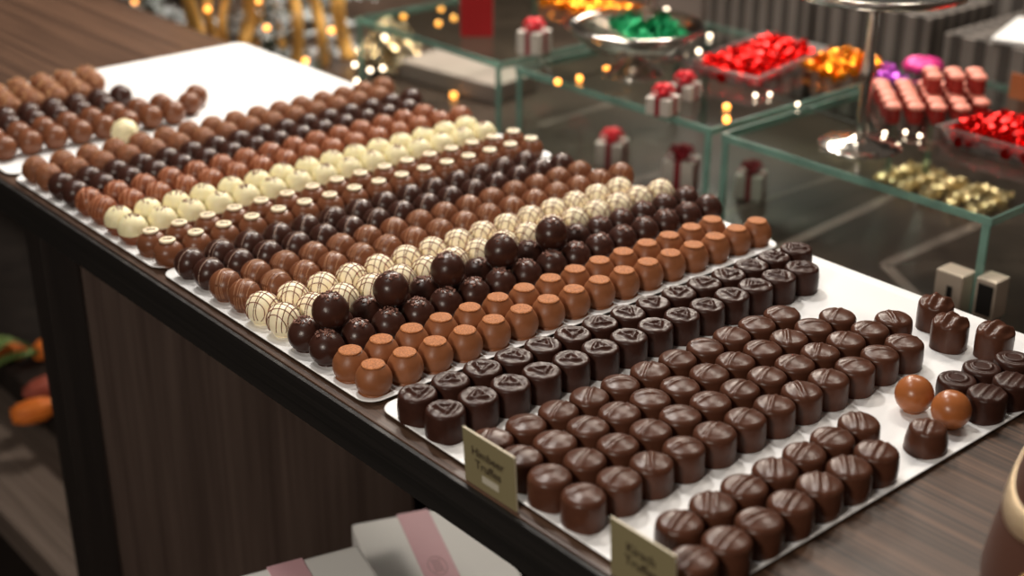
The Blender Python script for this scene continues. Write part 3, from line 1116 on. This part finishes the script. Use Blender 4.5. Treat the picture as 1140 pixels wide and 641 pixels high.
def wrapped_mesh(m, s=.0082, seed=0):
    bm = bmesh.new()
    rg = random.Random(seed)
    prof = []
    L = s * 3.0
    for k in range(15):
        q = k / 14
        z = L / 2 - L * q
        a = abs(z) / (L / 2)
        r_ = s * math.sqrt(max(0, 1 - (a / .62) ** 2)) if a < .56 else s * (.2 + (a - .56) * 1.5)
        prof.append((max(r_, s * .18), z))
    prof = [(0, L / 2)] + prof + [(0, -L / 2)]

    def disp(x, y, z, r_):
        a = math.atan2(y, x)
        k = (1 + .16 * math.cos(6 * a + seed))
        return (x * (k - 1), y * (k - 1), rg.uniform(-.0003, .0003))
    add_lathe(bm, prof, 12, disp)
    for v_ in bm.verts:
        v_.co = Vector((v_.co.z, v_.co.x, v_.co.y + s * .75))
    return mesh_from(bm, m, False)


WM = {k: [wrapped_mesh(M[k], seed=i) for i in range(3)] for k in ('red_foil', 'orange_foil', 'green_foil', 'purple_foil', 'reflection_foil')}


def pile(kindmat, quad, nx, ny, z, layers, name, label, group, dome=0.0, jit=.003):
    A, B, C_, D = [Vector(q) for q in quad]
    cnt = 0
    for l in range(layers):
        for i in range(nx - l):
            for j in range(ny - l):
                u_, v_ = (i + .5 + l * .5) / nx, (j + .5 + l * .5) / ny
                q = A.lerp(B, u_).lerp(D.lerp(C_, u_), v_)
                o = obj(name, rnd.choice(WM[kindmat]), None,
                        (q.x + rnd.uniform(-jit, jit), q.y + rnd.uniform(-jit, jit), z + l * .0095 + rnd.uniform(0, .0025)), rnd.uniform(0, 2 * PI))
                o.rotation_euler = (rnd.uniform(-.35, .35), rnd.uniform(-.35, .35), rnd.uniform(0, 6))
                tag(o, label, 'sweet', group)
                cnt += 1


def open_tray(quad, h, label, m='clear', z=.0003):
    A = [Vector(q) for q in quad]
    c = sum(A, Vector()) / 4
    bm = bmesh.new()
    rr = []
    for s, zz in ((.90, 0), (.90, .0004), (1.0, h), (1.05, h + .0006), (1.05, h + .002), (.985, h + .002), (.88, .0018)):
        rr.append([bm.verts.new((c.x + (a.x - c.x) * s, c.y + (a.y - c.y) * s, z + zz)) for a in A])
    for P_, Q_ in zip(rr, rr[1:]):
        for k in range(4):
            bm.faces.new((P_[k], P_[(k + 1) % 4], Q_[(k + 1) % 4], Q_[k]))
    bm.faces.new(rr[0][::-1])
    bm.faces.new(rr[-1])
    return tag(obj('sweet_tray', mesh_from(bm, M[m], False)), label, 'tray')


# red foil sweets, right tray
q1 = [(1.285, .645), (1.285, .795), (1.360, .785), (1.440, .655)]
open_tray([(x, y, 0) for x, y in q1], .016, 'clear plastic tray full of red foil sweets at the right picture edge')
pile('red_foil', [(1.290, .650, 0), (1.290, .790, 0), (1.357, .782, 0), (1.425, .665, 0)], 9, 6, .0025, 2, 'foil_wrapped_sweet',
     'red foil-wrapped sweet in the tray at the right picture edge', 'red foil sweets in the right tray', jit=.002)
# red foil sweets, centre tray
q2 = [(1.280, 1.045), (1.265, 1.150), (1.455, 1.180), (1.455, 1.075)]
open_tray([(x, y, 0) for x, y in q2], .016, 'clear plastic tray full of red foil sweets behind the silver bowl')
pile('red_foil', [(1.285, 1.052, 0), (1.275, 1.143, 0), (1.448, 1.172, 0), (1.450, 1.082, 0)], 5, 9, .0025, 2, 'foil_wrapped_sweet',
     'red foil-wrapped sweet in the tray behind the silver bowl', 'red foil sweets in the middle tray', jit=.002)
# orange foil sweets
q3 = [(1.400, .995), (1.400, 1.045), (1.475, 1.055), (1.475, .995)]
pile('orange_foil', [(1.385, 1.000, 0), (1.385, 1.060, 0), (1.475, 1.062, 0), (1.475, 1.000, 0)], 4, 4, .0010, 2, 'foil_wrapped_sweet',
     'orange foil-wrapped sweet heaped beside the red sweets', 'orange foil sweets on the glass', jit=.002)
# purple sweets
for i, (px, py) in enumerate(((982, 92), (990, 84), (997, 94))):
    p = at(px, py)
    tag(obj('foil_wrapped_sweet', WM['purple_foil'][i], None, (p.x, p.y, .0006), i * 1.1), 'purple foil-wrapped sweet behind the coral pink cakes', 'sweet', 'purple foil sweets')

# coral iced cakes: little blocks, deep red below, coral icing above
bmA = bmesh.new()
add_lathe(bmA, [(0, .017), (.009, .017), (.0084, .0158), (.0086, .012), (.0086, .001), (.0082, 0), (0, 0)], 16)
cake_body = mesh_from(bmA, M['deep_red'])
bmA = bmesh.new()
add_lathe(bmA, [(0, .0225), (.006, .0222), (.0082, .0210), (.0096, .0190), (.0096, .0172), (.0084, .0168), (0, .0170)], 16,
          lambda x, y, z, r: (x * .08 * math.sin(5 * math.atan2(y, x)), y * .08 * math.sin(5 * math.atan2(y, x)), 0))
cake_ice = mesh_from(bmA, M['coral'])
for i in range(5):
    for j in range(5):
        x, y = 1.303 + .0175 * i + .0168 * j, .868 - .0182 * i + .0160 * j
        if y > .96 or (i == 4 and j == 0):
            continue
        for l in range(2 if (j in (2, 3) and i > 1) else 1):
            t = thing('iced_mini_cake', 'coral iced mini cake, %s from the left, %s row from the front, %s layer' % (ORD[i], ORD[j], ('lower', 'upper')[l]), 'cake', (x + rnd.uniform(-.001, .001), y + rnd.uniform(-.001, .001), .0004 + l * .0228),
                      rnd.uniform(0, 6), 'coral iced mini cakes')
            obj('cake', cake_body, t)
            obj('icing', cake_ice, t)
p = at(1022, 80)
tag(obj('ribbon_rosette', lathe_mesh([(0, .014), (.008, .016), (.018, .012), (.026, .006), (.022, .001), (0, 0)], M['magenta'], 24,
        lambda x, y, z, r: (0, 0, .004 * math.sin(9 * math.atan2(y, x)) * (r / .026))), None, (p.x + .01, p.y, .0004)), 'magenta rosette lying behind the coral iced cakes', 'bow')

# silver bowl with green sweets
p = at(702, 88)
bx, by = p.x + .02, p.y + .015
t = thing('silver_bowl', 'wide polished silver footed bowl holding green foil sweets', 'bowl', (bx, by, .0003))
obj('foot', lathe_mesh([(0, .030), (.010, .030), (.012, .020), (.022, .010), (.036, .004), (.038, .001), (.037, 0), (0, 0)], M['silver'], 40), t)
obj('basin', lathe_mesh([(0, .034), (.03, .035), (.055, .042), (.072, .056), (.080, .062), (.083, .061), (.083, .058), (.076, .052), (.060, .036), (.035, .0302), (0, .0301)], M['silver'], 64), t)
obj('rim_ring', lathe_mesh([(.0826, .0640), (.0855, .0632), (.0862, .0610), (.0850, .0590), (.0828, .0595), (.0826, .0640)], M['silver'], 64), t)
k = 0
for i in range(36):
    a, q = rnd.uniform(0, 2 * PI), .046 * math.sqrt(rnd.random())
    x, y = bx + .018 + q * math.cos(a), by - .012 + q * math.sin(a)
    tag(obj('foil_wrapped_sweet', rnd.choice(WM['green_foil']), None, (x, y, .040 + (i % 4) * .006), rnd.uniform(0, 6)),
        'green foil-wrapped sweet heaped in the silver bowl', 'sweet', 'green foil sweets in the silver bowl')
# second, taller silver stand behind it: the tiered tray pole
p = at(716, 75)
t = thing('tiered_stand', 'tiered silver stand rising behind the green sweets, cut by the picture top', 'cake stand', (p.x + .05, p.y + .04, .0003))
obj('base_plate', lathe_mesh([(0, .006), (.05, .006), (.052, .002), (.05, 0), (0, 0)], M['silver'], 48), t)
obj('pole', lathe_mesh([(0, .26), (.004, .255), (.0045, .12), (.008, .112), (.0045, .104), (.0045, .06), (.007, .05), (.0045, .04), (.0045, .0062), (0, .0062)], M['silver'], 20), t)
obj('upper_tray', lathe_mesh([(0, .113), (.07, .115), (.088, .124), (.090, .122), (.072, .110), (0, .109)], M['silver'], 56), t)
# orange sweets heaped behind, at the top of the picture
pile('orange_foil', [(1.375, 1.40, 0), (1.375, 1.55, 0), (1.455, 1.55, 0), (1.455, 1.40, 0)], 5, 7, .0010, 1, 'foil_wrapped_sweet',
     'orange foil-wrapped sweet heaped on the left glass riser at the picture top', 'orange foil sweets on the left glass riser', jit=.002)
# pale gold sweets added to stand in for reflections under the right riser
pile('reflection_foil', [(1.46, .83, 0), (1.46, 1.0, 0), (1.55, 1.0, 0), (1.55, .83, 0)], 5, 5, T_Z + .001, 1, 'foil_wrapped_sweet',
     'pale gold foil piece added for the reflections under the right glass riser', 'gold foil pieces added for reflections under the right glass riser', jit=.003)

# ---------------------------------------------------------------- gift boxes with bows
def gift(loc, s, h, rz, label, dark=False):
    t = thing('ribboned_gift_box', label, 'gift', loc, rz)
    bm = bmesh.new()
    add_box(bm, -s / 2, s / 2, -s / 2, s / 2, 0, h, .0015)
    obj('box', mesh_from(bm, M['white_satin'], False), t)
    rm = M['dark_ribbon'] if dark else M['ribbon']
    bm = bmesh.new()
    e = .0008
    add_box(bm, -s * .1, s * .1, -s / 2 - e, s / 2 + e, -e * .1, h + e, 0)
    add_box(bm, -s / 2 - e, s / 2 + e, -s * .1, s * .1, -e * .1, h + e * 1.1, 0)
    obj('ribbon', mesh_from(bm, M['dark_ribbon'], False), t)
    bm = bmesh.new()
    for k in range(9):
        a = 2 * PI * k / 9
        tilt = .35 if k % 2 else .8
        pts = []
        for q in range(13):
            b = 2 * PI * q / 12
            L_, H_ = s * .46 * (1 - math.cos(b)) / 2, s * .13 * math.sin(b)
            x = L_ * math.cos(tilt) - H_ * math.sin(tilt)
            z = L_ * math.sin(tilt) + H_ * math.cos(tilt)
            pts.append(Vector((x * math.cos(a), x * math.sin(a), z + h + .003)))
        sd = Vector((-math.sin(a), math.cos(a), 0)) * s * .11
        prev = None
        for q in pts:
            cur = (bm.verts.new(q - sd), bm.verts.new(q + sd))
            if prev:
                bm.faces.new((prev[0], prev[1], cur[1], cur[0]))
            prev = cur
    o = obj('bow', mesh_from(bm, rm), t)
    md = o.modifiers.new('thick', 'SOLIDIFY')
    md.thickness = .0006
    return t


for (px, py, s, h, d, lb) in ((672, 186, .036, .034, False, 'small white gift box with bright red bow under the middle glass riser'),
                              (748, 212, .040, .040, True, 'white gift box with dark crimson ribbon under the middle glass riser'),
                              (826, 222, .034, .032, True, 'white gift box with pink-red bow under the right glass riser')):
    p = at(px, py, T_Z)
    gift((p.x + .015, p.y, T_Z + .0004), s, h, .5, lb, d)
for (px, py, s, h, lb) in ((738, 130, .030, .020, 'gift box with coral bow standing on the middle glass, in front'),
                           (762, 113, .030, .018, 'gift box with red bow on the middle glass beside the red sweets'),
                           (594, 62, .034, .030, 'gift box with pink-red bow at the left end of the middle glass')):
    p = at(px, py, 0)
    gift((p.x + .01, p.y + .01, .0003), s, h, .3, lb)

# ---------------------------------------------------------------- red paper bag and grey plate
p = at(540, 38)
t = thing('paper_bag', 'tall deep red paper bag on the left glass riser, cut by picture top', 'bag', (p.x + .012, p.y + .032, .0003), math.radians(-40))
bm = bmesh.new()
add_box(bm, -.022, .022, -.050, .050, 0, .13, .002)
obj('bag', mesh_from(bm, M['bag_red'], False), t)
for sx in (-.021, .021):
    bm = bmesh.new()
    add_tube(bm, [(sx, -.015, .128), (sx, -.014, .150), (sx, 0, .162), (sx, .014, .150), (sx, .015, .128)], .0012, 6)
    obj('handle', mesh_from(bm, M['bag_red']), t)
p = at(478, 76, T_Z)
tag(obj('flat_box', box_mesh(-.05, .05, -.11, .11, 0, .03, M['taupe'], .003), None, (1.36, 1.70, T_Z + .0003), math.radians(6)), 'low pale taupe box under the left glass riser', 'box')

# ---------------------------------------------------------------- grey striped gift boxes behind
def striped_box(loc, w, d, h, rz, label, n=7, m1='gift_grey', m2='gift_dark', lid=True):
    t = thing('striped_gift_box', label, 'box', loc, rz)
    bm = bmesh.new()
    add_box(bm, -w / 2, w / 2, -d / 2, d / 2, 0, h, .002)
    obj('box', mesh_from(bm, M[m1], False), t)
    bm = bmesh.new()
    for k in range(n):
        y = -d / 2 + d * (k + .5) / n
        add_box(bm, -w / 2 - .0008, w / 2 + .0008, y - d / n * .22, y + d / n * .22, -.0001, h + .0008, 0)
        x = -w / 2 + w * (k + .5) / n
        add_box(bm, x - w / n * .22, x + w / n * .22, -d / 2 - .0008, d / 2 + .0008, -.0001, h + .0006, 0)
    obj('printed_stripes', mesh_from(bm, M[m2], False), t)
    return t


for (x, y, w_, d_, h_, lb, n) in (
        (1.78, .90, .20, .30, .155, 'grey striped box at the right edge, white sheets lying on it', 8),
        (1.76, 1.17, .16, .19, .17, 'dark grey striped gift box behind the cake stand stem', 6),
        (1.78, 1.40, .16, .20, .20, 'charcoal striped gift box behind the orange sweets', 7)):
    striped_box((x, y, T_Z + .0003), w_, d_, h_, 0, lb, n)
striped_box((2.12, 1.05, T_Z + .0003), .22, .5, .34, 0, 'tall dark striped box standing rearmost at the top right', 12, 'gift_dark', 'gift_grey')
striped_box((2.12, 1.62, T_Z + .0003), .22, .5, .34, 0, 'broad dark striped box standing rearmost in the middle', 14, 'gift_dark', 'gift_grey')
p = at_depth(825, 20, 1.95)
tag(obj('carton_box', box_mesh(-.05, .05, -.045, .045, 0, .26, M['taupe'], .002), None, (1.78, 1.60, T_Z + .0003), math.radians(10)), 'upright pale taupe carton behind the red sweets', 'box')
# sheets and card
yb = .90
for i, (dx, dy, rz, lb) in enumerate(((.0, .04, .3, 'white paper sheet lying on the grey striped box, the left one'), (.03, -.07, .1, 'white paper sheet on the grey striped box at the picture edge'))):
    bm = bmesh.new()
    add_box(bm, -.07, .07, -.06, .06, 0, .006, .001)
    tag(obj('paper_stack', mesh_from(bm, M['paper'], False), None, (1.76 + dx, yb + dy, T_Z + .0003 + .157 + i * .0065), rz), lb, 'paper')
bm = bmesh.new()
add_box(bm, 0, .002, -.035, .035, 0, .030, .0004)
p = at(1120, 128)
o = tag(obj('price_card', mesh_from(bm, M['orange_card'], False), None, (1.488, .80, .0003), 0), 'plain orange-brown card standing behind the red sweets at right', 'card')

# ---------------------------------------------------------------- frosted fir, ribbons, tinsel
def fir(loc, h, rad, nb, label, seed):
    t = thing('frosted_fir', label, 'tree', loc)
    rg = random.Random(seed)
    bm = bmesh.new()
    add_tube(bm, [(0, 0, 0), (0, 0, h)], [.012, .003], 8)
    obj('trunk', mesh_from(bm, M['needle_dark']), t)
    bw, bd = bmesh.new(), bmesh.new()
    for i in range(nb):
        q = (i + .5) / nb
        z = h * (.05 + .9 * q)
        a = i * 2.4 + rg.uniform(-.3, .3)
        L = rad * (1 - q * .75) * rg.uniform(.7, 1.1)
        dr = Vector((math.cos(a), math.sin(a), rg.uniform(-.15, .25)))
        for kx in range(int(L / .006)):
            p0 = Vector((0, 0, z)) + dr * (.006 * kx) + Vector((0, 0, -.25 * (.006 * kx) ** 2 / rad))
            for w_ in range(5):
                nd = Vector((rg.uniform(-1, 1), rg.uniform(-1, 1), rg.uniform(-.4, 1))).normalized() * rg.uniform(.010, .018)
                tgt = bw if rg.random() < .60 else bd
                add_tube(tgt, [Vector((q_.x, q_.y, max(q_.z, .002))) for q_ in (p0, p0 + dr * .006 + nd)], [.0022, .0009], 3)
    o = obj('frosted_needles', mesh_from(bw, M['needle'], False), t)
    o['kind'] = 'stuff'
    o = obj('dark_needles', mesh_from(bd, M['needle_dark'], False), t)
    o['kind'] = 'stuff'
    return t


FIRS = [((1.17, 1.98, T_Z + .0005), .26, .13, 30, 'frosted silver fir directly behind the corner of the far tray', 1),
        ((1.36, 2.12, T_Z + .0005), .30, .15, 32, 'frosted fir left of the red paper bag', 2),
        ((1.14, 2.33, T_Z + .0005), .26, .14, 26, 'frosted fir farthest left above the bare wood', 3),
        ((1.30, 2.52, T_Z + .0005), .34, .15, 26, 'frosted fir rearmost, behind the gold ribbons', 4)]
for f in FIRS:
    fir(*f)


def hang_ribbon(px, dep, z0, z1, wdt, label, seed):
    rg = random.Random(seed)
    base = at_depth(px, 30, dep)
    bm = bmesh.new()
    prev = None
    n = 26
    s = FX
    for k in range(n + 1):
        q = k / n
        z = z0 + (z1 - z0) * q
        c = Vector((base.x, base.y, z)) + s * (.010 * math.sin(q * 7 + seed)) + fwd * (.006 * math.sin(q * 19 + seed * 2))
        cur = (bm.verts.new(c - s * wdt / 2), bm.verts.new(c - fwd * .004), bm.verts.new(c + s * wdt / 2))
        if prev:
            bm.faces.new((prev[0], prev[1], cur[1], cur[0]))
            bm.faces.new((prev[1], prev[2], cur[2], cur[1]))
        prev = cur
    o = obj('gold_ribbon', mesh_from(bm, M['gold_ribbon']))
    md = o.modifiers.new('thick', 'SOLIDIFY')
    md.thickness = .001
    return tag(o, label, 'ribbon', 'gold ribbons draped over the firs')


for i, (px, dep, wd) in enumerate(((208, 2.25, .016), (219, 2.2, .020), (240, 2.22, .016), (255, 2.24, .014), (276, 2.2, .020), (284, 2.26, .014), (325, 2.25, .018), (352, 2.3, .018), (306, 2.32, .022), (384, 2.34, .024))):
    hang_ribbon(px, dep, T_Z + .0005, .16, wd, 'gold ribbon hanging down the firs, %s from the left' % ORD[[0, 1, 2, 3, 4, 5, 7, 8, 6, 9][i]], i)

# gold tinsel heap
t = None
bm = bmesh.new()
rg = random.Random(5)
pc_ = at(424, 88, T_Z)
for i in range(800):
    a, b, q = rg.uniform(0, 2 * PI), rg.uniform(0, PI / 2), rg.random() ** .4
    c = Vector((.055 * q * math.cos(a) * math.cos(b), .055 * q * math.sin(a) * math.cos(b), .004 + .085 * q * math.sin(b)))
    d = Vector((rg.uniform(-1, 1), rg.uniform(-1, 1), rg.uniform(-1, 1))).normalized() * .0062
    s = d.orthogonal().normalized() * .0020
    vv = [bm.verts.new(c - d - s), bm.verts.new(c + d - s), bm.verts.new(c + d + s), bm.verts.new(c - d + s)]
    for v_ in vv:
        v_.co.z = max(v_.co.z, .0005)
    bm.faces.new(vv)
o = obj('tinsel_heap', mesh_from(bm, M['tinsel'], False), None, (pc_.x + .04, pc_.y + .03, T_Z))
md = o.modifiers.new('thick', 'SOLIDIFY')
md.thickness = .0005
tag(o, 'heap of glittering gold tinsel right of the frosted firs', 'tinsel', None, 'stuff')


# fairy lights, plus glowing beads in place of the bowl's glints
def lights(pts, label, mname, r=.0042, grp='strings of fairy lights'):
    t = thing('fairy_lights_and_glints', label, 'lights', pts[0], 0, grp)
    O = Vector(pts[0])
    bm = bmesh.new()
    q = [Vector(p) - O for p in pts]
    path = []
    for a, b in zip(q, q[1:]):
        for k in range(6):
            s = k / 6
            path.append(a.lerp(b, s) + Vector((0, 0, -.02 * math.sin(s * PI) * min(1, (b - a).length / .1) * (0 if O.z > -.02 and O.z < .01 else 1))))
    path.append(q[-1])
    path = [Vector((p.x, p.y, max(p.z, T_Z - O.z + .003))) for p in path]
    add_tube(bm, path, .0008, 5)
    obj('cord', mesh_from(bm, M['cord']), t)
    bm = bmesh.new()
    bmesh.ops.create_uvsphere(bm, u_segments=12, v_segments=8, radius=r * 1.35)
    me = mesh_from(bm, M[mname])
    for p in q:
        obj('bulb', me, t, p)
    return t


fp = lambda L: [at_depth(*p) for p in L]
lights(fp([(150, 2, 2.5), (231, 10, 2.2), (287, 1, 2.22), (297, 31, 2.18), (340, 68, 2.06), (369, 34, 2.14), (400, 23, 2.2), (449, 18, 2.1)]), 'string of amber fairy lights wound through the frosted firs', 'bulb', .0034)
lights(fp([(400, 55, 2.05), (428, 41, 2.08), (397, 90, 2.0), (395, 72, 2.0), (412, 78, 2.0), (426, 76, 2.0)]), 'short string of pale fairy lights by the gold tinsel', 'bulb_and_glint_white', .0024)
lights([at(*q) for q in ((488, 26, T_Z + .12), (491, 10, T_Z + .12), (505, 20, T_Z + .10))], 'three amber fairy lights left of the red bag', 'bulb', .0032)
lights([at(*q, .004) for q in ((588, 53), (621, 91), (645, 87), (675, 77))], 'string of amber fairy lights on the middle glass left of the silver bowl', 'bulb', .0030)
lights([at(505, 106, T_Z + .004), at(528, 99, T_Z + .004)], 'pair of amber glowing beads lying on the dark table', 'bulb', .0036)  # two small emissive beads on a cord
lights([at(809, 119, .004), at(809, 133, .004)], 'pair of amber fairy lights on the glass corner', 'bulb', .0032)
lights([at(*q, .004) for q in ((649, 37), (658, 13), (678, 11), (742, 11), (790, 40), (778, 57))], 'pale glowing beads added as glints round the silver bowl', 'bulb_and_glint_white', .0024)  # emissive beads added where the polished bowl shows highlights
lights([at(*q, .004) for q in ((841, 106), (857, 105), (888, 116), (985, 148), (1008, 147), (1024, 151))], 'string of pale fairy lights lying in front of the sweet trays', 'bulb_and_glint_white', .0018)
